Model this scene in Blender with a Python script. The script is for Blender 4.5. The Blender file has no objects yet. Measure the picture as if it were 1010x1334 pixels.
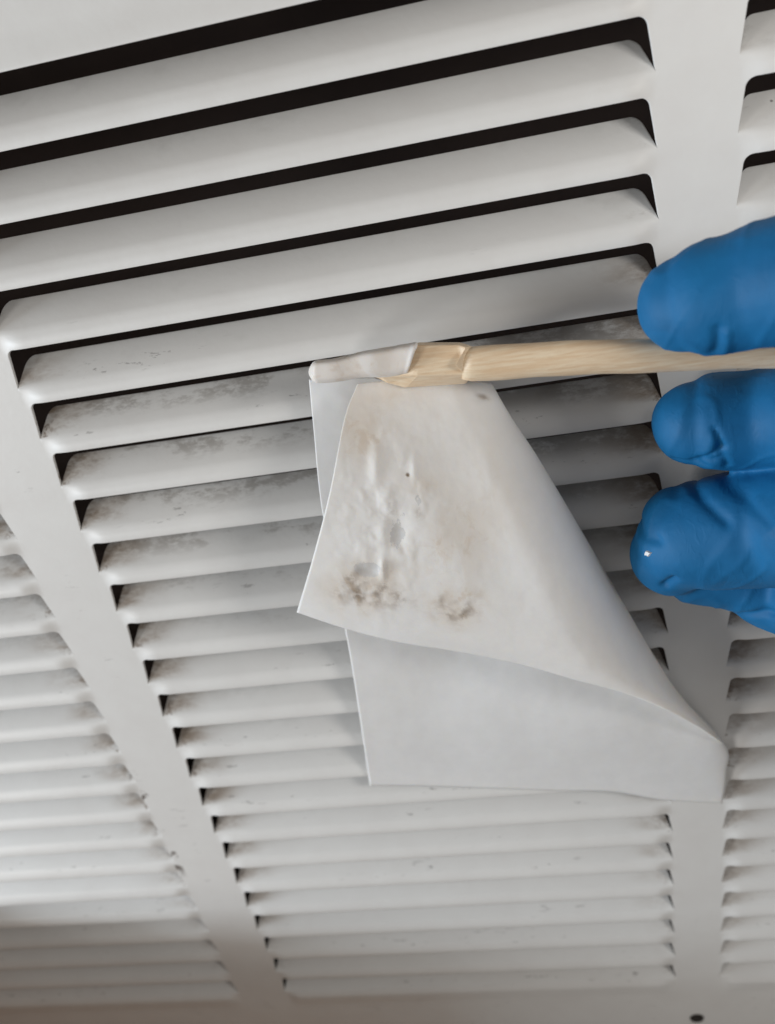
import bpy, bmesh, math, random
import numpy as np
from mathutils import Vector, Matrix, noise
random.seed(4)
P = 0.012            # louvre pitch in metres; all modelling below is in pitches (u right, v up, z out of the panel)
scene = bpy.context.scene
col = scene.collection

# ------------------------------------------------------------------ camera
FPX = 1071.855
def _rot(r):
    a = np.linalg.norm(r); k = r / a
    K = np.array([[0, -k[2], k[1]], [k[2], 0, -k[0]], [-k[1], k[0], 0]])
    return np.eye(3) + np.sin(a) * K + (1 - np.cos(a)) * K @ K
RM = _rot(np.array([0.531641, 0.120922, -0.16359])) @ np.diag([1, -1, -1.])
TM = np.array([-2.951579, 14.220513, 24.102256])
CAM = -RM.T @ TM
def W3(p):                                     # panel coordinates -> metres in the world
    return Vector((p[0] * P, -p[2] * P, p[1] * P))
def at(px, py, z=0.0):                         # the point of height z over the panel on the line of sight
    d = RM.T @ np.array([(px - 505) / FPX, (py - 667) / FPX, 1.0])
    s = (z - CAM[2]) / d[2]
    return CAM + s * d
cd = bpy.data.cameras.new('camera'); cam = bpy.data.objects.new('camera', cd); col.objects.link(cam)
def dirw(d): return Vector((d[0], -d[2], d[1]))
R_, U_, B_ = dirw(RM[0]), dirw(-RM[1]), dirw(-RM[2])
m = Matrix((( R_[0], U_[0], B_[0], 0), (R_[1], U_[1], B_[1], 0), (R_[2], U_[2], B_[2], 0), (0, 0, 0, 1)))
m.translation = W3(CAM); cam.matrix_world = m
cd.sensor_fit = 'VERTICAL'; cd.sensor_height = 24; cd.sensor_width = 18; cd.lens = FPX / 1334 * 24
cd.clip_start = 0.005; cd.clip_end = 50
cd.dof.use_dof = True; cd.dof.focus_distance = 13.2 * P; cd.dof.aperture_fstop = 10.5
scene.camera = cam

# ------------------------------------------------------------------ light
world = bpy.data.worlds.new('World'); scene.world = world; world.use_nodes = True
bg = world.node_tree.nodes['Background']
bg.inputs[0].default_value = (1.0, 0.95, 0.90, 1); bg.inputs[1].default_value = 0.19
def area(name, pos, target, sx, sy, power, colr):
    l = bpy.data.lights.new(name, 'AREA'); l.shape = 'RECTANGLE'; l.size = sx * P; l.size_y = sy * P
    l.energy = power; l.color = colr
    o = bpy.data.objects.new(name, l); col.objects.link(o)
    a, b = W3(pos), W3(target); o.location = a
    o.rotation_euler = (b - a).to_track_quat('-Z', 'Y').to_euler()
    return o
area('window_light', (-60, 14, 16), (3, 12, 0), 20, 7, 4.8, (0.78, 0.89, 1.0))
area('front_light', (-40, 10.5, 38), (6, 18, 0), 14, 10, 1.38, (1.0, 0.985, 0.965))
area('lamp_light', (26, 27, 17), (11, 23, 0), 7, 7, .33, (1.0, 0.98, 0.95))
scene.view_settings.view_transform = 'Standard'; scene.view_settings.look = 'None'
scene.view_settings.exposure = 0.12; scene.view_settings.gamma = 1.0
scene.render.engine = 'CYCLES'

# ------------------------------------------------------------------ helpers
def link(name, me, mat=None, parent=None):
    o = bpy.data.objects.new(name, me); col.objects.link(o)
    if mat: 
        me.materials.clear(); me.materials.append(mat)
    if parent: o.parent = parent
    return o
def empty(name, label, cat, group=None, loc=(0, 0, 0)):
    o = bpy.data.objects.new(name, None); col.objects.link(o); o.empty_display_size = 0.01
    o['label'] = label; o['category'] = cat
    if group: o['group'] = group
    return o
def mesh(name, verts, faces, smooth=True):
    me = bpy.data.meshes.new(name)
    me.from_pydata([W3(v) for v in verts], [], faces); me.validate(); me.update()
    me.polygons.foreach_set('use_smooth', [smooth] * len(me.polygons))
    return me
def bake(me, mods):
    """run modifiers on a temporary object and keep the result as plain mesh data"""
    o = bpy.data.objects.new('tmp', me); col.objects.link(o)
    for typ, kw in mods:
        md = o.modifiers.new(typ, typ)
        for k, v in kw.items(): setattr(md, k, v)
    dg = bpy.context.evaluated_depsgraph_get(); dg.update()
    r = bpy.data.meshes.new_from_object(o.evaluated_get(dg))
    bpy.data.objects.remove(o)
    return r
def sstep(x): x = min(1, max(0, x)); return x * x * (3 - 2 * x)
def interp(x, xs, ys): return float(np.interp(x, xs, ys))

# node helpers
class N:
    def __init__(s, name):
        s.m = bpy.data.materials.new(name); s.m.use_nodes = True; s.t = s.m.node_tree; s.b = s.t.nodes['Principled BSDF']
    def new(s, typ, **kw):
        n = s.t.nodes.new(typ)
        for k, v in kw.items(): setattr(n, k, v)
        return n
    def L(s, a, b): s.t.links.new(a, b)
    def put(s, sock, v):
        if hasattr(v, 'links') or isinstance(v, bpy.types.NodeSocket): s.L(v, sock)
        else: sock.default_value = v
    def math(s, op, a, b=0.0, c=0.0, clamp=False):
        n = s.new('ShaderNodeMath', operation=op); n.use_clamp = clamp
        s.put(n.inputs[0], a); s.put(n.inputs[1], b); s.put(n.inputs[2], c); return n.outputs[0]
    def step(s, x, a, b):                      # smoothstep from a to b
        n = s.new('ShaderNodeMapRange', interpolation_type='SMOOTHSTEP'); s.put(n.inputs[0], x)
        n.inputs[1].default_value = a; n.inputs[2].default_value = b
        return n.outputs[0]
    def mul(s, *a):
        r = a[0]
        for x in a[1:]: r = s.math('MULTIPLY', r, x)
        return r
    def mix(s, f, a, b):
        n = s.new('ShaderNodeMix', data_type='RGBA'); s.put(n.inputs[0], f)
        s.put(n.inputs[6], a); s.put(n.inputs[7], b); return n.outputs[2]
    def noise(s, vec, scale, detail=4, rough=.55, dist=0.0):
        n = s.new('ShaderNodeTexNoise'); s.L(vec, n.inputs['Vector']); n.inputs['Scale'].default_value = scale
        n.inputs['Detail'].default_value = detail; n.inputs['Roughness'].default_value = rough
        n.inputs['Distortion'].default_value = dist; return n.outputs[0]
    def uvz(s, sc=(1, 1, 1)):                  # position in pitches
        g = s.new('ShaderNodeNewGeometry'); mp = s.new('ShaderNodeMapping')
        s.L(g.outputs['Position'], mp.inputs[0]); mp.inputs['Scale'].default_value = (sc[0] / P, sc[1] / P, sc[2] / P)
        return mp.outputs[0]
    def bump(s, h, strength, dist):
        n = s.new('ShaderNodeBump'); n.inputs['Strength'].default_value = strength; n.inputs['Distance'].default_value = dist
        s.L(h, n.inputs['Height']); s.L(n.outputs[0], s.b.inputs['Normal']); return n

WB, S1, S2 = 11.028, 1.111, 1.356     # bank width, right strip, left strip
# ------------------------------------------------------------------ materials
def paint_mat():
    n = N('white_paint'); pos = n.uvz()
    sp = n.new('ShaderNodeSeparateXYZ'); n.L(pos, sp.inputs[0]); u, y, v = sp.outputs
    w = n.math('FRACT', v)
    d = None
    for e in (0, WB, -S2, WB + S1):
        q = n.math('ABSOLUTE', n.math('SUBTRACT', u, e)); d = q if d is None else n.math('MINIMUM', d, q)
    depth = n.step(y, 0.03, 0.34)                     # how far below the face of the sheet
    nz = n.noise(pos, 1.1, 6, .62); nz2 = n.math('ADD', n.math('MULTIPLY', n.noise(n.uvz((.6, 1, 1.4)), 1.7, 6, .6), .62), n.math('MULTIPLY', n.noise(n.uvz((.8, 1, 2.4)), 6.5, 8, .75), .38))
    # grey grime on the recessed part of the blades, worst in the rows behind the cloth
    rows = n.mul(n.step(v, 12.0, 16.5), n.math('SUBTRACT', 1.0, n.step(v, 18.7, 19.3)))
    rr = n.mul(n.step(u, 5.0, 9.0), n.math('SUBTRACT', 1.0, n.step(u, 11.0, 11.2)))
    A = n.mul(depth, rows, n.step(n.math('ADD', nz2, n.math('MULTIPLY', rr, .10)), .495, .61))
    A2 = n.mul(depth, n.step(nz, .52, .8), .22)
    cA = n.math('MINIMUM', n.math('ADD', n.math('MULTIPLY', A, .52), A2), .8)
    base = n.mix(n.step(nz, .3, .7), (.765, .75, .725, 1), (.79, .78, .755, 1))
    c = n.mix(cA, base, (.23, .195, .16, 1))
    # brown dirt in the blade corners
    rowsB = n.mul(n.step(v, -1.0, 10.0), n.math('SUBTRACT', 1.0, n.step(v, 19.0, 20.4)))
    near = n.math('SUBTRACT', 1.0, n.step(d, .12, 1.25))
    Bm = n.mul(near, n.step(y, 0.008, .14), rowsB, n.step(nz2, .36, .60))
    c = n.mix(n.mul(Bm, .78), c, (.27, .185, .115, 1))
    tipn = n.noise(pos, 7.0, 5, .7)
    tip = n.mul(n.math('SUBTRACT', 1.0, n.step(d, .04, .42)), rowsB, n.step(tipn, .50, .60), n.step(y, .004, .02), n.math('SUBTRACT', 1.0, n.step(y, .2, .5)), n.step(n.noise(pos, .9, 2, .5), .40, .55))
    c = n.mix(n.mul(tip, .75), c, (.17, .105, .06, 1))
    e2 = n.math('ABSOLUTE', n.math('ADD', u, S2 + .02))
    sp_ = n.mul(n.math('SUBTRACT', 1.0, n.step(e2, .08, .22)), n.step(v, 5.6, 6.2), n.math('SUBTRACT', 1.0, n.step(v, 9.2, 9.8)), n.step(n.noise(pos, 2.6, 5, .6), .56, .60))
    c = n.mix(n.mul(sp_, .85), c, (.09, .065, .05, 1))
    # top rows have only a little corner dirt
    Bt = n.mul(n.math('SUBTRACT', 1.0, n.step(d, .1, .7)), n.step(y, .01, .08), n.step(nz2, .50, .66), .5)
    c = n.mix(Bt, c, (.26, .22, .18, 1))
    # dark scrapes, short and lengthwise
    sc = n.noise(n.uvz((1.6, 1, 9.0)), 1.4, 5, .7)
    reg = n.noise(n.uvz((.25, 1, .8)), 1.3, 2, .5)
    S = n.mul(n.step(sc, .60, .64), n.step(reg, .52, .58), n.step(d, .3, .8), n.math('SUBTRACT', 1.0, n.step(y, .10, .3)), n.step(y, -.04, 0.0), n.math('SUBTRACT', 1.0, n.step(v, 19.8, 20.5)))
    c = n.mix(n.mul(S, .55), c, (.16, .14, .13, 1))
    # specks
    vo = n.new('ShaderNodeTexVoronoi'); n.L(n.uvz((1, 1, 1)), vo.inputs['Vector']); vo.inputs['Scale'].default_value = .85
    sr = n.new('ShaderNodeSeparateXYZ'); n.L(vo.outputs['Color'], sr.inputs[0])
    k = n.mul(n.math('LESS_THAN', n.math('ADD', vo.outputs['Distance'], n.math('MULTIPLY', nz2, .03)), .052), n.math('GREATER_THAN', sr.outputs[0], .72), n.math('GREATER_THAN', y, .03))
    c = n.mix(n.mul(k, .7), c, (.10, .085, .07, 1))
    n.L(c, n.b.inputs['Base Color'])
    n.L(n.math('ADD', .36, n.math('MULTIPLY', nz, .16)), n.b.inputs['Roughness'])
    n.b.inputs['Specular IOR Level'].default_value = .5
    fine = n.noise(pos, 9.0, 3, .5)
    n.bump(n.math('ADD', n.math('MULTIPLY', fine, .10), n.noise(n.uvz((.6, 1, 1)), .55, 2, .5)), .22, .0012)
    return n.m
def simple(name, c, rough=.6):
    n = N(name); pos = n.uvz(); z = n.noise(pos, 1.2, 5)
    cc = n.mix(z, tuple(x * .75 for x in c) + (1,), tuple(min(1, x * 1.2) for x in c) + (1,))
    n.L(cc, n.b.inputs['Base Color']); n.b.inputs['Roughness'].default_value = rough; return n.m
def wood_mat():
    n = N('pale_wood')
    a = n.noise(n.uvz((.5, 6, 9)), 2.2, 8, .65, .2); b = n.noise(n.uvz((.35, 2, 3)), 1.2, 4, .5); f = n.noise(n.uvz((1.2, 22, 30)), 2.0, 4, .6)
    c = n.mix(n.step(a, .35, .7), (.72, .52, .33, 1), (.82, .68, .49, 1))
    c = n.mix(n.mul(n.step(f, .55, .72), .35), c, (.50, .33, .18, 1))
    c = n.mix(n.mul(n.step(b, .5, .75), .35), c, (.60, .42, .26, 1))
    n.L(c, n.b.inputs['Base Color']); n.b.inputs['Roughness'].default_value = .42
    n.bump(n.math('ADD', a, n.math('MULTIPLY', f, .5)), .35, .0003); return n.m
def wipe_mat():
    n = N('white_cleaning_cloth'); pos = n.uvz()
    at_ = n.new('ShaderNodeAttribute', attribute_name='stain'); sp = n.new('ShaderNodeSeparateColor'); n.L(at_.outputs['Color'], sp.inputs[0])
    tan_, dark, wet = sp.outputs[0], sp.outputs[1], sp.outputs[2]
    big = n.noise(n.uvz((1, 1, .45)), .7, 5, .6, .3); fi = n.noise(pos, 5.0, 6, .7)
    mot = n.noise(pos, 2.4, 7, .7)
    c = n.mix(n.math('ADD', n.math('MULTIPLY', n.step(big, .3, .7), .5), n.math('MULTIPLY', n.step(mot, .35, .65), .5)), (.80, .785, .77, 1), (.86, .845, .825, 1))
    c = n.mix(n.mul(tan_, n.step(big, .05, .6), .62), c, (.66, .57, .48, 1))
    dd = n.math('MULTIPLY', dark, n.step(n.math('ADD', fi, n.math('MULTIPLY', dark, .30)), .40, .66))
    c = n.mix(dd, c, (.19, .14, .09, 1))
    c = n.mix(n.mul(n.step(n.math('ADD', wet, n.mul(n.step(wet, .02, .2), n.math('SUBTRACT', n.noise(n.uvz((1.3, 1, .8)), 2.8, 7, .7), .5), 3.4)), .38, .5), .62), c, (.52, .525, .53, 1))
    wh = n.mul(n.step(tan_, .17, .23), n.step(n.noise(n.uvz((1.5, 1, .5)), 1.1, 4, .55, .5), .56, .66))
    c = n.mix(n.mul(wh, .45), c, (.83, .81, .79, 1))
    rel = n.noise(n.uvz((1.1, 1, .9)), 3.2, 6, .65, .8)
    c = n.mix(n.mul(n.step(tan_, .3, 1.0), n.step(rel, .5, .64), .40), c, (.60, .49, .38, 1))
    vo = n.new('ShaderNodeTexVoronoi'); n.L(pos, vo.inputs['Vector']); vo.inputs['Scale'].default_value = 1.1
    sr = n.new('ShaderNodeSeparateXYZ'); n.L(vo.outputs['Color'], sr.inputs[0])
    k = n.mul(n.math('LESS_THAN', vo.outputs['Distance'], .022), n.math('GREATER_THAN', sr.outputs[0], .6))
    c = n.mix(n.mul(k, .4, n.step(tan_, .2, .3)), c, (.08, .06, .05, 1))
    n.L(c, n.b.inputs['Base Color'])
    n.b.inputs['Roughness'].default_value = .55; n.b.inputs['Specular IOR Level'].default_value = .35
    n.b.inputs['Subsurface Weight'].default_value = .25; n.b.inputs['Subsurface Radius'].default_value = (.004, .003, .002); n.b.inputs['Subsurface Scale'].default_value = .25
    h = n.math('ADD', n.math('MULTIPLY', n.noise(pos, 1.6, 5, .55, .5), .5), n.math('MULTIPLY', fi, .22))
    n.bump(h, .09, .0008); return n.m
def glove_mat():
    n = N('blue_nitrile'); pos = n.uvz()
    a = n.noise(pos, 1.3, 4, .5, .6); f = n.noise(pos, 16, 3, .6)
    c = n.mix(n.step(a, .3, .7), (.004, .115, .28, 1), (.006, .14, .335, 1))
    n.L(c, n.b.inputs['Base Color']); n.L(n.math('ADD', .56, n.math('MULTIPLY', a, .12)), n.b.inputs['Roughness']); n.b.inputs['Specular IOR Level'].default_value = .3
    wr = n.noise(n.uvz((.8, 1, 1.6)), .9, 4, .5, .8); fw = n.noise(n.uvz((2.2, 1.5, .8)), 2.6, 4, .55, 1.2)
    n.bump(n.math('ADD', n.math('ADD', n.math('MULTIPLY', f, .06), wr), n.math('MULTIPLY', n.step(fw, .52, .64), .10)), .25, .0010); return n.m
PAINT = paint_mat(); CAVITY = simple('dark_cavity_metal', (.035, .022, .018), .9); WOOD = wood_mat(); WIPE = wipe_mat(); GLOVE = glove_mat()
HOLE = simple('hole_shade', (.02, .014, .01), .8)  # near-black colour stands for the shade inside the hole

# ------------------------------------------------------------------ the grille
PV = [0, .06, .14, .22, .31, .40, .50, .60, .68, .73]
PZ = [.062, .075, .070, .044, 0, -.080, -.180, -.295, -.395, -.465]
def prof(v): return interp(v, PV, PZ)
VT, TAP, RF = .31, .08, .14
def blend(d): return sstep(d / .45)
def louver_mesh():
    vs = [0, .02, .05, .09, .14, .19, .25, .31, .35, .40, .46, .52, .58, .63, .67, .70, .72, .73]
    dd = [0, .02, .05, .09, .13, .17, .21, .26, .32, .40, .50, .62, .8, 1.1, 1.6, 2.4, 3.5, 5.0]
    half = WB / 2
    ss = [x / half for x in dd]
    ss = ss + [2 - x for x in reversed(ss[:-0 or None])]
    ss = sorted(set([round(x, 6) for x in ss if x <= 1] + [round(2 - x, 6) for x in ss if x <= 1] + [1.0]))
    verts, faces = [], []
    for v in vs:
        ins = 0
        if v > VT:
            t = (v - VT) / (.73 - VT); ins = .17 * t
            if t > .72: ins += .13 * (1 - math.sqrt(max(0, 1 - ((t - .72) / .28) ** 2)))
        for s in ss:
            a = s if s <= 1 else 2 - s
            u = ins + (half - ins) * a
            d0 = u; 
            if s > 1: u = WB - u
            z = prof(v)
            if v <= VT: z *= blend(d0)
            elif True: z += 0
            verts.append((u, v, z))
    k = len(ss)
    for i in range(len(vs) - 1):
        for j in range(k - 1):
            faces.append((i * k + j, i * k + j + 1, (i + 1) * k + j + 1, (i + 1) * k + j))
    return mesh('louver', verts, faces)
T = .065 * P
def thicken(me, joint):
    """give the pressed sheet its thickness; only cut edges get a rim and a tiny bevel, joints stay seamless"""
    bm = bmesh.new(); bm.from_mesh(me); wl = bm.edges.layers.float.new('bevel_weight_edge'); bm.normal_update()
    bm.verts.ensure_lookup_table(); n0 = len(bm.verts); fr = list(bm.verts); ff = list(bm.faces)
    bd = [e for e in bm.edges if e.is_boundary]
    back = {v: bm.verts.new(v.co - v.normal * T) for v in fr}
    for f in ff:
        g = bm.faces.new([back[v] for v in reversed(f.verts)]); g.smooth = True
    cut = []
    for e in bd:
        a, b = [Vector((v.co.x / P, v.co.z / P)) for v in e.verts]
        if joint(a, b): continue
        l = e.link_loops[0]; v1, v2 = l.vert, l.link_loop_next.vert
        bm.faces.new([v2, v1, back[v1], back[v2]]).smooth = True; cut.append(e)
        be = bm.edges.get([back[v1], back[v2]])
        if be: cut.append(be)
    for e in cut: e[wl] = 1
    bm.to_mesh(me); bm.free(); return me
FIN = [('BEVEL', dict(width=.014 * P, segments=2, limit_method='WEIGHT')), ('EDGE_SPLIT', dict(split_angle=math.radians(50)))]
EPS = 1e-3
def louver_joint(a, b):
    side = lambda q: (q.x < EPS or q.x > WB - EPS) and q.y < VT + EPS
    low = lambda q: q.y < EPS and (q.x < .225 or q.x > WB - .225)
    return (side(a) and side(b)) or (low(a) and low(b))
lou = bake(thicken(louver_mesh(), louver_joint), FIN)
NROW = 24
def off(vf):                                            # how far the strip reaches into the slot
    if vf <= VT: return 0
    if vf <= 1 - RF: return TAP * (vf - VT) / (1 - RF - VT)
    return TAP + RF * (1 - math.sqrt(max(0, 1 - ((vf - 1 + RF) / RF) ** 2)))
def sheet_mesh():
    V, F = [], []
    def rows(block):                                    # block: list of rows of equal length
        b = len(V); k = len(block[0])
        for r in block: V.extend(r)
        for i in range(len(block) - 1):
            for j in range(k - 1): F.append((b + i * k + j, b + i * k + j + 1, b + (i + 1) * k + j + 1, b + (i + 1) * k + j))
    def zz(d, vf):                                      # d = how far inside the bank
        return .062 * blend(d) * sstep((vf - (1 - RF * 1.6)) / (RF * 1.6)) if d > 0 else 0
    def strip(xl, xr, lfree, rfree):                    # lfree: a bank lies to the left
        for r in range(NROW):
            fr = [VT + (1 - RF - VT) * t for t in (0, .2, .4, .6, .8, 1)] + [1 - RF + RF * math.sin(a * math.pi / 20) for a in range(1, 11)]
            for part in ([0, .05, .1, .15, .2, .25, VT], fr):
                blk = []
                for vf in part:
                    ol = off(vf) if (lfree and part is fr) else 0; orr = off(vf) if (rfree and part is fr) else 0
                    us = []
                    L0, R0 = xl - ol, xr + orr
                    for t in (0, .2, .4, .6, .8, 1): us.append(L0 + (xl + .01 - L0) * t)
                    for t in (.15, .4, .6, .85): us.append(xl + (xr - xl) * t)
                    for t in (0, .2, .4, .6, .8, 1): us.append(xr - .01 + (R0 - xr + .01) * t)
                    row = []
                    for q in us:
                        d = (xl - q) if (lfree and q < xl) else ((q - xr) if (rfree and q > xr) else 0)
                        row.append((q, r + vf, zz(d, vf)))
                    blk.append(row)
                rows(blk)
    B = [(-S2 - WB, -S2), (0, WB), (WB + S1, 2 * WB + S1)]
    EL, ER = B[0][0] - 1.4, B[2][1] + 1.4
    strip(EL, B[0][0], False, True); strip(B[0][1], 0, True, True); strip(WB, WB + S1, True, True); strip(B[2][1], ER, True, False)
    # bottom margin and top margin; their edges follow the raised lips
    us = []
    def bankus(a, b):
        dd = [0, .03, .07, .12, .17, .22, .3, .4, .55, 1, 2, 3.5, 5.5]
        return sorted(set([a + d for d in dd if a + d <= b] + [b - d for d in dd if b - d >= a]))
    us = sorted(set([EL, ER] + sum([bankus(a, b) for a, b in B], []) + [(EL + B[0][0]) / 2, -S2 / 2, WB + S1 / 2, (ER + B[2][1]) / 2]))
    def lipz(u):
        for a, b in B:
            if a < u < b: return .062 * blend(min(u - a, b - u))
        return 0
    blk = []
    for v in (-2.9, -2.86, -2.8, -2.6, -1.5, -.8, -.45, -.3, -.2, -.1, -.05, 0):
        blk.append([(u, v, lipz(u) * sstep((v + .45) / .45) - (.5 if v < -2.88 else .12 if v < -2.84 else .02 if v < -2.7 else 0)) for u in us])
    rows(blk)
    blk = []
    for v in (24, 24.05, 24.12, 24.2, 24.35, 24.5, 25.2, 26.2, 26.35, 26.4, 26.44):
        blk.append([(u, v, lipz(u) * (1 - sstep((v - 24) / .5)) - (.5 if v > 26.42 else .12 if v > 26.38 else .02 if v > 26.3 else 0)) for u in us])
    rows(blk)
    me = mesh('sheet', V, F)
    bm = bmesh.new(); bm.from_mesh(me); bmesh.ops.remove_doubles(bm, verts=bm.verts, dist=1e-6); bmesh.ops.dissolve_degenerate(bm, dist=1e-7, edges=bm.edges)
    bm.to_mesh(me); bm.free()
    return me
grille = empty('ventilation_grille', 'white painted metal ventilation grille with three banks of angled louvers and grimy corners', 'vent grille')
def sheet_joint(a, b):
    if a.y < -.01 or b.y < -.01 or a.y > 24.01 or b.y > 24.01: return False
    xs = [-S2 - WB, -S2, 0, WB, WB + S1, 2 * WB + S1]
    if abs(a.y - b.y) < EPS and abs(a.y - round(a.y)) < EPS and round(a.y) < 24:      # along a louver's foot
        if round(a.y) == 0: return True
        return all(min(abs(q.x - x) for x in xs) < .225 for q in (a, b))
    return all(min(abs(q.x - x) for x in xs) < EPS and (q.y % 1 < VT + EPS or q.y % 1 > 1 - EPS) for q in (a, b))
link('sheet', bake(thicken(sheet_mesh(), sheet_joint), FIN), PAINT, grille)
lou.materials.clear(); lou.materials.append(PAINT)
for b0 in (0, -S2 - WB, WB + S1):
    for r in range(NROW):
        o = bpy.data.objects.new('louver', lou); col.objects.link(o); o.parent = grille; o.location = W3((b0, r, 0))
# hole in the bottom margin, its inner shade painted as a dark disc
def disc(c, r0, z0, z1, n=20, dent=.35):
    v = []; f = []
    for (r, z) in ((r0, z0), (r0 * .93, z1), (r0 * .6, z1 + .01), (r0 * .3, z1 + .015), (.001, z1 + .015)):
        for i in range(n): a = 2 * math.pi * i / n; v.append((c[0] + r * math.cos(a), c[1] + r * math.sin(a), z))
    for k in range(4):
        for i in range(n): f.append((k * n + i, k * n + (i + 1) % n, (k + 1) * n + (i + 1) % n, (k + 1) * n + i))
    return v, f
sc_ = at(908, 1326, 0); v_, f_ = disc(sc_, .19, .0, .035)
link('screw_hole', mesh('screw_hole', v_, f_), HOLE, grille)
# dark inside of the appliance
def box(name, a, b, mat, bevel=0, inward=False):
    x0, y0, z0 = a; x1, y1, z1 = b
    v = [(x0, y0, z0), (x1, y0, z0), (x1, y1, z0), (x0, y1, z0), (x0, y0, z1), (x1, y0, z1), (x1, y1, z1), (x0, y1, z1)]
    f = [(0, 3, 2, 1), (4, 5, 6, 7), (0, 1, 5, 4), (1, 2, 6, 5), (2, 3, 7, 6), (3, 0, 4, 7)]
    if inward: f = [f[0]] + f[2:]
    me = mesh(name, v, f, False)
    if bevel: me = bake(me, [('BEVEL', dict(width=bevel * P, segments=3))])
    return me
link('housing', box('housing', (-13.7, -2.85, -7), (24.4, 26.4, -.12), CAVITY, inward=True), CAVITY, grille)

# ------------------------------------------------------------------ the cloth
def curve(pts, n):
    """n+1 points along a smooth (Catmull-Rom) pixel curve, evenly spaced"""
    p = [np.array(q, float) for q in pts]; p = [2 * p[0] - p[1]] + p + [2 * p[-1] - p[-2]]
    out = []
    for i in range(1, len(p) - 2):
        for k in range(20):
            t = k / 20; a, b, c, d = p[i - 1:i + 3]
            out.append(.5 * ((2 * b) + (c - a) * t + (2 * a - 5 * b + 4 * c - d) * t * t + (3 * b - a - 3 * c + d) * t ** 3))
    out.append(p[-2]); out = np.array(out)
    L = np.r_[0, np.cumsum(np.linalg.norm(np.diff(out, axis=0), axis=1))]
    s = np.linspace(0, L[-1], n + 1)
    return np.stack([np.interp(s, L, out[:, k]) for k in range(out.shape[1])], 1)
def coons(top, bot, left, right, n, m):
    T_, B2, L_, R2 = curve(top, n), curve(bot, n), curve(left, m), curve(right, m)
    G = np.zeros((m + 1, n + 1, 2))
    for j in range(m + 1):
        t = j / m
        for i in range(n + 1):
            s = i / n
            G[j, i] = (1 - t) * T_[i] + t * B2[i] + (1 - s) * L_[j] + s * R2[j] - ((1 - s) * (1 - t) * T_[0] + s * (1 - t) * T_[-1] + (1 - s) * t * B2[0] + s * t * B2[-1])
    return G
def nz(x, y, s, seed=0): return noise.noise(Vector((x * s, y * s, seed)))
fold = [(640, 500), (665, 543), (700, 596), (750, 680), (800, 766), (850, 852), (885, 905), (944, 970)]
n1, m1 = 210, 220
G1 = coons([(466, 500), (500, 497), (560, 496), (610, 496), (640, 500)],
           [(387, 797), (450, 818), (520, 836), (600, 849), (680, 865), (750, 885), (800, 898), (850, 916), (900, 941), (944, 970)],
           [(466, 500), (449, 545), (430, 640), (409, 722), (387, 797)], fold, n1, m1)
wv, wf, ws = [], [], []
def stains(px, py):
    def g(cx, cy, rx, ry, a=0):
        dx, dy = px - cx, py - cy; c, s = math.cos(a), math.sin(a)
        return math.exp(-(((dx * c + dy * s) / rx) ** 2 + ((dy * c - dx * s) / ry) ** 2))
    nn = .5 + .5 * noise.fractal(Vector((px * .02, py * .02, 3)), 1, 2, 4); n2 = .5 + .8 * noise.fractal(Vector((px * .07, py * .07, 9)), 1, 2, 4)
    tan_ = .9 * g(470, 560, 40, 40) + .7 * g(470, 770, 45, 32) + .65 * g(597, 790, 34, 26) + .7 * g(590, 715, 45, 55, .5) + .4 * g(640, 640, 50, 70) + .35 * g(500, 515, 70, 14) + .5 * g(550, 630, 30, 18)
    dark = 1.1 * g(456, 764, 11, 12) * n2 + .55 * g(466, 772, 26, 15) * n2 + .7 * g(468, 738, 11, 9) * n2 + .5 * g(500, 748, 5, 16) * n2 + .35 * g(480, 775, 42, 20) * n2 + .30 * g(600, 790, 34, 22) * n2 + .5 * g(510, 778, 30, 12) * n2 + .8 * g(592, 798, 19, 8, .1) * n2 + .5 * g(612, 790, 6, 12, .3) * n2 + .5 * g(577, 786, 6, 10, -.3) * n2 + .45 * g(508, 668, 9, 18) * n2 + .4 * g(520, 708, 16, 8, -.4) * n2 + 1.6 * g(531.5, 618.5, 2.4, 2.4) + .8 * g(628, 517, 8, 4, .4) + .35 * g(545, 668, 5, 10)
    wet = .9 * g(518, 690, 13, 20) + .8 * g(480, 742, 17, 9) + .5 * g(545, 660, 6, 14) + .4 * g(460, 850, 20, 10)
    tan_ += .8 * g(468, 762, 40, 30) + .6 * g(598, 790, 36, 24)
    return min(1, tan_ * (.6 + nn)), min(1, dark), min(1, wet)
def relief(px, py):                                     # torn, lifted places in the face of the cloth
    def g(cx, cy, rx, ry): return math.exp(-(((px - cx) / rx) ** 2 + ((py - cy) / ry) ** 2))
    tr = noise.fractal(Vector((px * .035 + 4, py * .022, 11)), 1, 2, 3)
    r = .09 * max(0, tr) * g(505, 680, 60, 110) + .10 * g(490, 605, 8, 22) - .08 * g(518, 690, 12, 20) + .03 * g(500, 720, 6, 20) - .12 * g(482, 742, 13, 7) + .16 * g(499, 742, 3.5, 11) - .12 * g(628, 518, 8, 4) + .06 * g(540, 610, 5, 16)
    r += .02 * noise.fractal(Vector((px * .018, py * .018, 1)), 1, 2, 4)
    r += .025 * noise.fractal(Vector((px * .04, py * .04, 5)), 1, 2, 4) * g(500, 690, 70, 90)
    r += .05 * math.sin((px - .55 * (py - 500)) * .045) * g(620, 640, 90, 140)
    return r
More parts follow.
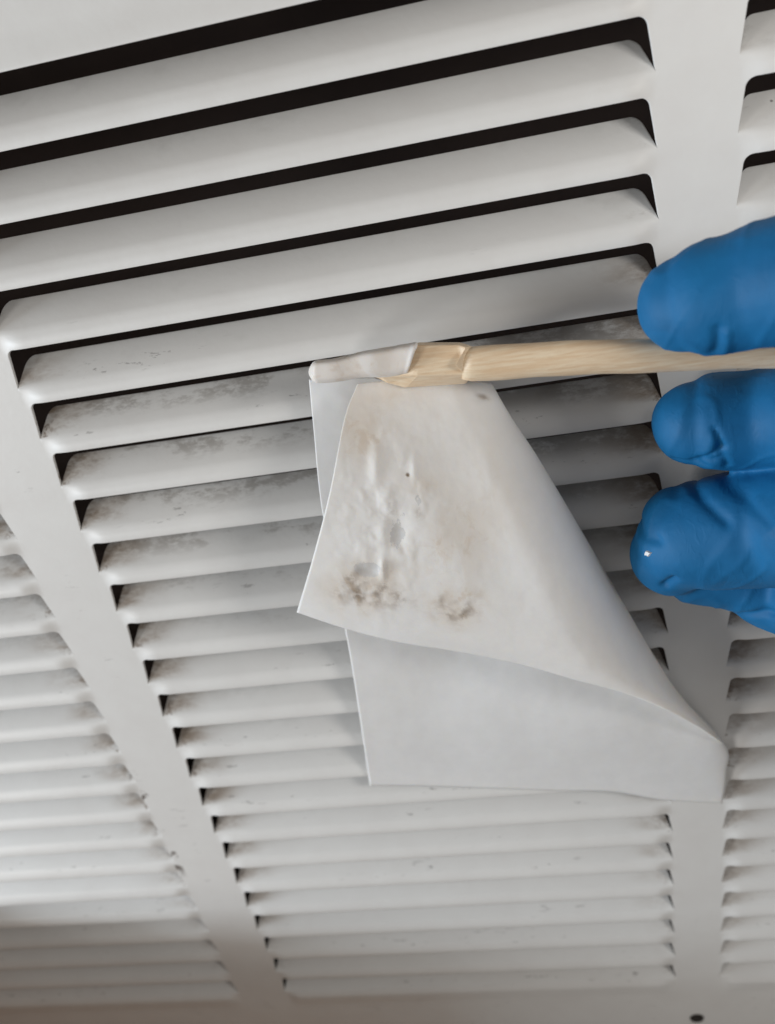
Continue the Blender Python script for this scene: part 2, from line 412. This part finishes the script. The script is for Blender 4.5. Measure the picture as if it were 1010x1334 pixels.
def zfront(s, t, px, py):
    zf = .62 - .44 * t + .5 * math.sin(math.pi * t) * (1 - t)
    top = 1.02 + 1.05 * math.sin(t * 2.2) * .9
    e = min(1, (1 - s) / (.34))
    z = zf + (top - zf) * math.sqrt(max(0, 1 - (1 - e) ** 2))
    z -= .25 * (1 - s) ** 2 * t
    z *= 1
    k = sstep((1 - t) / .06) if False else 1
    if t > .93 : z -= .10 * ((t - .93) / .07) ** 2
    # towards the lower right point the flap closes on the back layer
    c = max(0, (s - .7) / .3) * max(0, (t - .6) / .4)
    z -= c * .12
    return z + .5 * relief(px, py) * min(1, e * 2)
idx1 = {}
for j in range(m1 + 1):
    t = j / m1
    for i in range(n1 + 1):
        s = 1 - (1 - i / n1) ** 1.35
        # resample along the row for density near the fold
        f = s * n1; a = min(n1 - 1, int(f)); px, py = G1[j, a] * (1 - (f - a)) + G1[j, a + 1] * (f - a)
        idx1[j, i] = len(wv); wv.append(at(px, py, zfront(s, t, px, py))); q = stains(px, py); ws.append((min(1, .24 + q[0] * .75), q[1], q[2]))
for j in range(m1):
    for i in range(n1): wf.append((idx1[j, i], idx1[j, i + 1], idx1[j + 1, i + 1], idx1[j + 1, i]))
# back layer
G2 = coons([(403, 494), (450, 492), (540, 490), (600, 494), (640, 500)],
           [(482, 1023), (540, 1023), (600, 1025), (680, 1028), (740, 1030), (800, 1031), (860, 1041), (900, 1044), (941, 1046)],
           [(403, 494), (409, 560), (420, 665), (450, 820), (462, 890), (482, 1023)], fold + [(946, 1005), (941, 1046)], n1, m1 + 20)
idx2 = {}; m2 = m1 + 20
for j in range(m2 + 1):
    t = j / m2
    for i in range(n1 + 1):
        s = i / n1; px, py = G2[j, i]
        tf = min(1, t * 1.16); zf = .62 - .44 * tf + .5 * math.sin(math.pi * tf) * (1 - tf)
        e = min(1, (1 - s) / .12)
        zb = .34 + .12 * (1 - t) + .04 * nz(px, py, .010, 2) + .004 * nz(px, py, .05, 8) + .10 * math.sin(s * 9 + t * 3) * .4
        z = zf + (zb - zf) * math.sqrt(max(0, 1 - (1 - e) ** 2))
        if t > .84: z = z + (.125 - z) * sstep((t - .84) / .16) * .9
        idx2[j, i] = len(wv); wv.append(at(px, py, z)); q = stains(px, py); ws.append((q[0] * .1, 0, 0))
for j in range(m2):
    for i in range(n1): wf.append((idx2[j, i], idx2[j + 1, i], idx2[j + 1, i + 1], idx2[j, i + 1]))
me = mesh('cloth_sheet', wv, wf)
a_ = me.color_attributes.new('stain', 'FLOAT_COLOR', 'POINT')
a_.data.foreach_set('color', [x for s in ws for x in (*s, 1)])
# outward faces differ between the layers, so thicken both ways
me = bake(me, [('SOLIDIFY', dict(thickness=.026 * P, offset=0, use_even_offset=False))])
wipe = empty('cleaning_cloth', 'white cleaning cloth stained with brown dust, folded over the tip of the wooden stick', 'cloth')
link('folded_sheet', me, WIPE, wipe)
# the cuff wrapped round the stick
def loft(secs, n, close=True, cap=True):
    """secs: list of (centre pixel, half height px, z centre, z half, tilt, power)"""
    V, F = [], []
    for (cx, cy, hh, lean, zc, zh, pw) in secs:
        for i in range(n):
            a = 2 * math.pi * i / n; c, s = math.cos(a), math.sin(a)
            c = math.copysign(abs(c) ** pw, c); s = math.copysign(abs(s) ** pw, s)
            V.append(at(cx - lean * s, cy - hh * s, zc + zh * c))
    for k in range(len(secs) - 1):
        for i in range(n): F.append((k * n + i, (k + 1) * n + i, (k + 1) * n + (i + 1) % n, k * n + (i + 1) % n))
    if cap: F.append(tuple(range(n))); F.append(tuple(reversed(range((len(secs) - 1) * n, len(secs) * n))))
    return V, F
secs = []
for k in range(41):
    t = k / 40; x = 402 + 136 * t
    topy = interp(x, [402, 410, 450, 500, 520, 535, 540], [478, 470, 463.5, 452, 448, 447, 447]); boty = interp(x, [402, 412, 470, 500, 525, 540], [493, 500, 493, 491, 490, 487])
    hh = (boty - topy) / 2; e = min(1, math.sqrt(max(.02, 1 - (1 - min(1, t / .05)) ** 2)))
    zc = 1.12 + .04 * t; zh = (.44 + .03 * t) * e
    hh *= e ** .5
    if t > .955: hh += 1.0; zh += .02
    secs.append((x + .12 * 0, (topy + boty) / 2 + .9 * math.sin(x * .09), hh, -6.5 * t ** 4, zc + .01 * math.sin(x * .12), zh, .5))
v_, f_ = loft(secs, 40, cap=False)
f_.append(tuple(range(40)))
me = mesh('cuff', v_, f_)
a_ = me.color_attributes.new('stain', 'FLOAT_COLOR', 'POINT'); a_.data.foreach_set('color', [.95, 0, 0, 1] * len(me.vertices))
me = bake(me, [('SOLIDIFY', dict(thickness=.07 * P, offset=-1)), ('SUBSURF', dict(levels=1, render_levels=1))])
link('cuff', me, WIPE, wipe)

# ------------------------------------------------------------------ the stick
stick = empty('wooden_stick', 'pale wooden stick with a carved flat tip, pushed into the fold of the white cloth', 'stick')
secs = []
for k in range(61):
    t = k / 60; x = 604 + (1330 - 604) * t
    cy = interp(x, [604, 700, 830, 940, 1005, 1330], [474.5, 468.5, 463.5, 462, 462, 462]); hh = interp(x, [604, 612, 630, 830, 1005, 1330], [20, 23, 23.3, 22.5, 18, 17])
    zc = 1.45 + .55 * t
    secs.append((x, cy + .5 * math.sin(x * .031), hh + .35 * math.sin(x * .07), -2, zc, hh * .0102, .86))
v_, f_ = loft(secs, 28)
link('handle', mesh('handle', v_, f_), WOOD, stick)
# carved head: top facet, lower facet, tapering into the shaft
topf = [(425, 472, 1.15), (500, 458, 1.38), (548, 450, 1.50), (597, 449, 1.55), (607, 452, 1.62), (598, 466, 1.72), (592, 476, 1.72), (606, 488, 1.62), (545, 489, 1.56), (497, 491, 1.36), (425, 486, 1.2)]
mid = [(420, 470, 1.0), (498, 453, 1.1), (547, 446, 1.2), (599, 446, 1.25), (618, 452, 1.4), (626, 462, 1.45), (628, 476, 1.45), (613, 493, 1.4), (607, 500, 1.22), (528, 505, 1.16), (505, 499, 1.10), (492, 491, 1.02), (420, 490, 1.0)]
V = [at(*q) for q in topf]; nt = len(V)
V += [at(*q) for q in mid]; nm = len(mid); V += [at(q[0], q[1], .8) for q in mid]
bm = bmesh.new(); vv = [bm.verts.new(W3(q)) for q in V]
bm.faces.new(vv[:nt]); bm.faces.new(list(reversed(vv[nt + nm:])))
pairs = [(0, 0), (1, 1), (2, 2), (3, 3), (4, 4), (5, 5), (6, 6), (7, 7), (7, 8), (8, 9), (9, 10), (9, 11), (10, 12)]
for a, b in zip(pairs, pairs[1:] + pairs[:1]):
    q = [vv[a[0]]] + [vv[nt + a[1]], vv[nt + b[1]]] + ([vv[b[0]]] if b[0] != a[0] else [])
    bm.faces.new(q)
for i in range(nm):
    j = (i + 1) % nm; bm.faces.new([vv[nt + i], vv[nt + nm + i], vv[nt + nm + j], vv[nt + j]])
bmesh.ops.triangulate(bm, faces=[f for f in bm.faces if len(f.verts) > 4])
bmesh.ops.recalc_face_normals(bm, faces=bm.faces)
me = bpy.data.meshes.new('head'); bm.to_mesh(me); bm.free()
me = bake(me, [('BEVEL', dict(width=.022 * P, segments=2, limit_method='ANGLE', angle_limit=math.radians(18)))])
link('carved_tip', me, WOOD, stick)

# ------------------------------------------------------------------ the gloved hand
def tube(pts, n=28, step=.12):
    """pts: (px,py,z,r) pixel centres -> closed tapered tube with round ends (panel coordinates)"""
    c = [np.array([*at(p[0], p[1], p[2]), p[3]]) for p in pts]
    C = curve(c, max(12, int(sum(np.linalg.norm(b[:3] - a[:3]) for a, b in zip(c, c[1:])) / step)))
    V, F = [], []; rings = []
    pos, rad = C[:, :3], C[:, 3]; tan = np.gradient(pos, axis=0); tan /= np.linalg.norm(tan, axis=1)[:, None]
    for k in range(8): a = k / 8 * math.pi / 2; rings.append((pos[0] - tan[0] * rad[0] * math.cos(a), rad[0] * math.sin(a) + 1e-3, tan[0]))
    for p, r, t in zip(pos, rad, tan): rings.append((p, r, t))
    for k in range(1, 9): a = k / 8 * math.pi / 2; rings.append((pos[-1] + tan[-1] * rad[-1] * math.sin(a), rad[-1] * math.cos(a) + 1e-3, tan[-1]))
    for p, r, t in rings:
        x = np.cross(t, [0, .1, 1]); x /= np.linalg.norm(x); y = np.cross(t, x)
        for i in range(n): a = 2 * math.pi * i / n; V.append(p + r * (x * math.cos(a) + y * math.sin(a)))
    for k in range(len(rings) - 1):
        for i in range(n): F.append((k * n + i, k * n + (i + 1) % n, (k + 1) * n + (i + 1) % n, (k + 1) * n + i))
    F.append(tuple(reversed(range(n)))); F.append(tuple(range((len(rings) - 1) * n, len(rings) * n)))
    return V, F
fingers = [
    [(887, 684, 1.25, .66), (912, 682, 1.3, .76), (960, 680, 1.5, .80), (1010, 672, 1.7, .8)],
    [(893, 396, 1.9, .64), (915, 391, 2.0, .74), (960, 381, 2.15, .755), (1000, 371, 2.3, .80), (1080, 362, 2.8, .82), (1180, 400, 3.4, .95), (1290, 480, 4.0, 1.2)],      # thumb
    [(906, 551, 1.0, .66), (926, 550, 1.05, .76), (1000, 545, 1.25, .76), (1080, 540, 1.9, .82), (1180, 545, 3.0, .85), (1300, 580, 3.9, 1.0), (1420, 600, 4.0, 1.2)],     # index
    [(875, 722, 1.2, .70), (897, 704, 1.35, .86), (950, 692, 1.5, .95), (1020, 684, 1.8, .98), (1100, 680, 2.8, .9), (1200, 660, 3.8, .95), (1340, 660, 4.0, 1.1)],       # middle
    [(905, 748, 1.1, .52), (965, 752, 1.2, .62), (1025, 772, 1.4, .74), (1100, 775, 2.2, .84), (1210, 760, 3.3, .9), (1350, 740, 3.9, 1.1)],       # ring
    [(1085, 862, .9, .55), (1120, 868, 1.5, .66), (1200, 850, 2.4, .7), (1300, 820, 3.4, .85), (1420, 780, 3.8, 1.0)],       # little
    [(1290, 520, 3.9, 1.3), (1400, 620, 4.2, 1.5), (1520, 680, 4.3, 1.5)], [(1340, 720, 3.8, 1.2), (1430, 680, 4.1, 1.4), (1520, 660, 4.3, 1.5)], [(1290, 600, 3.9, 1.2), (1400, 600, 4.2, 1.4), (1500, 660, 4.3, 1.5)],
    [(1480, 660, 4.3, 1.55), (1620, 720, 4.6, 1.5), (1760, 790, 4.9, 1.65), (1900, 860, 5.2, 1.8)]]
V, F = [], []
for fgr in fingers:
    v_, f_ = tube(fgr); b = len(V); V += v_; F += [tuple(b + i for i in f) for f in f_]
me = mesh('glove', V, F)
me = bake(me, [('REMESH', dict(mode='VOXEL', voxel_size=.042 * P, use_smooth_shade=True)), ('SMOOTH', dict(factor=.5, iterations=14))])
# wrinkles of the thin rubber
no = [v.normal.copy() for v in me.vertices]
creases = [((915, 405), (918, 440), 2.0, 6, -.05), ((926, 408), (930, 440), 2.0, 5, .03), ((862, 752), (870, 735), 1.6, 6, -.08), ((915, 600), (940, 578), 1.7, 4, -.06), ((940, 578), (932, 560), 1.8, 4, -.05), ((880, 602), (915, 598), 1.4, 4, -.04),
           ((925, 562), (938, 590), 1.3, 5, -.05), ((960, 790), (1005, 760), 1.4, 7, -.08), ((900, 592), (925, 580), 1.3, 5, -.05), ((885, 628), (930, 650), 1.5, 8, -.05), ((828, 700), (850, 690), 1.5, 7, -.05), ((940, 640), (1000, 655), 2, 8, -.04)]
CR = [(at(*a, z), at(*b, z), sg / 93, am) for (a, b, z, sg, am) in creases]
for v, nn in zip(me.vertices, no):
    q = np.array([v.co.x, v.co.z, -v.co.y]) / P; d = 0
    d += .02 * noise.noise(Vector((q[0] * .6, q[1] * .8, q[2] * .6))) + .005 * noise.noise(Vector((q[0] * 3, q[1] * 4.5, q[2] * 3)))
    rg = 1 - abs(noise.noise(Vector((q[0] * 1.3 + 7, q[1] * .8 - q[0] * .9, q[2] * 1.2)))) * 2
    d += .014 * max(0, rg - .72) / .28
    for a, b, sg, am in CR:
        ab = b[:2] - a[:2]; t = min(1, max(0, np.dot(q[:2] - a[:2], ab) / np.dot(ab, ab))); dd = np.linalg.norm(q[:2] - a[:2] - t * ab)
        if dd < 3 * sg: d += am * math.exp(-(dd / sg) ** 2)
    v.co += nn * d * P
me.polygons.foreach_set('use_smooth', [True] * len(me.polygons)); me.update()
person = empty('person', "person's hand in a blue rubber glove pinching the pale wooden stick", 'person')
link('glove', me, GLOVE, person)
# white fleck stuck to the glove
from mathutils.bvhtree import BVHTree
bt = BVHTree.FromPolygons([v.co for v in me.vertices], [p.vertices for p in me.polygons])
o_, t_ = W3(CAM), W3(at(846, 721, 0)); hit, hn, _, _ = bt.ray_cast(o_, (t_ - o_).normalized())
if hit:
    ax = hn.orthogonal().normalized(); ay = hn.cross(ax); vs_ = []; k_ = 11
    rr_ = [random.uniform(.35, 1.3) for _ in range(k_)]
    for h_ in (-.01, .035):
        for i in range(k_):
            a = 2 * math.pi * i / k_; vs_.append(hit + (ax * math.cos(a) * .06 + ay * math.sin(a) * .11) * rr_[i] * P * (1 if h_ < 0 else .7) + hn * h_ * P)
    fm = bpy.data.meshes.new('fleck'); fm.from_pydata(vs_, [], [tuple(range(k_, 2 * k_))] + [(i, (i + 1) % k_, k_ + (i + 1) % k_, k_ + i) for i in range(k_)])
    fo = link('plaster_fleck', fm, simple('white_plaster', (.9, .9, .88), .5))
    fo['label'] = 'tiny white fleck stuck on the lowest blue glove fingertip'; fo['category'] = 'fleck'

# ------------------------------------------------------------------ unseen block added to the left: shades the foot of the grille
fr = link('shade_block', box('shade_block', (-17, -9, 0.3), (-12.0, 5.6, 18), WOOD, bevel=.3), simple('brown_wood', (.46, .25, .11), .5)); fr['kind'] = 'structure'
sl = link('bounce_ledge', box('bounce_ledge', (-24, -6, -1), (5, -3.1, 9.0), WOOD, bevel=.3), bpy.data.materials['brown_wood']); sl['kind'] = 'structure'  # unseen ledge added below: dims the foot and bounces brown light
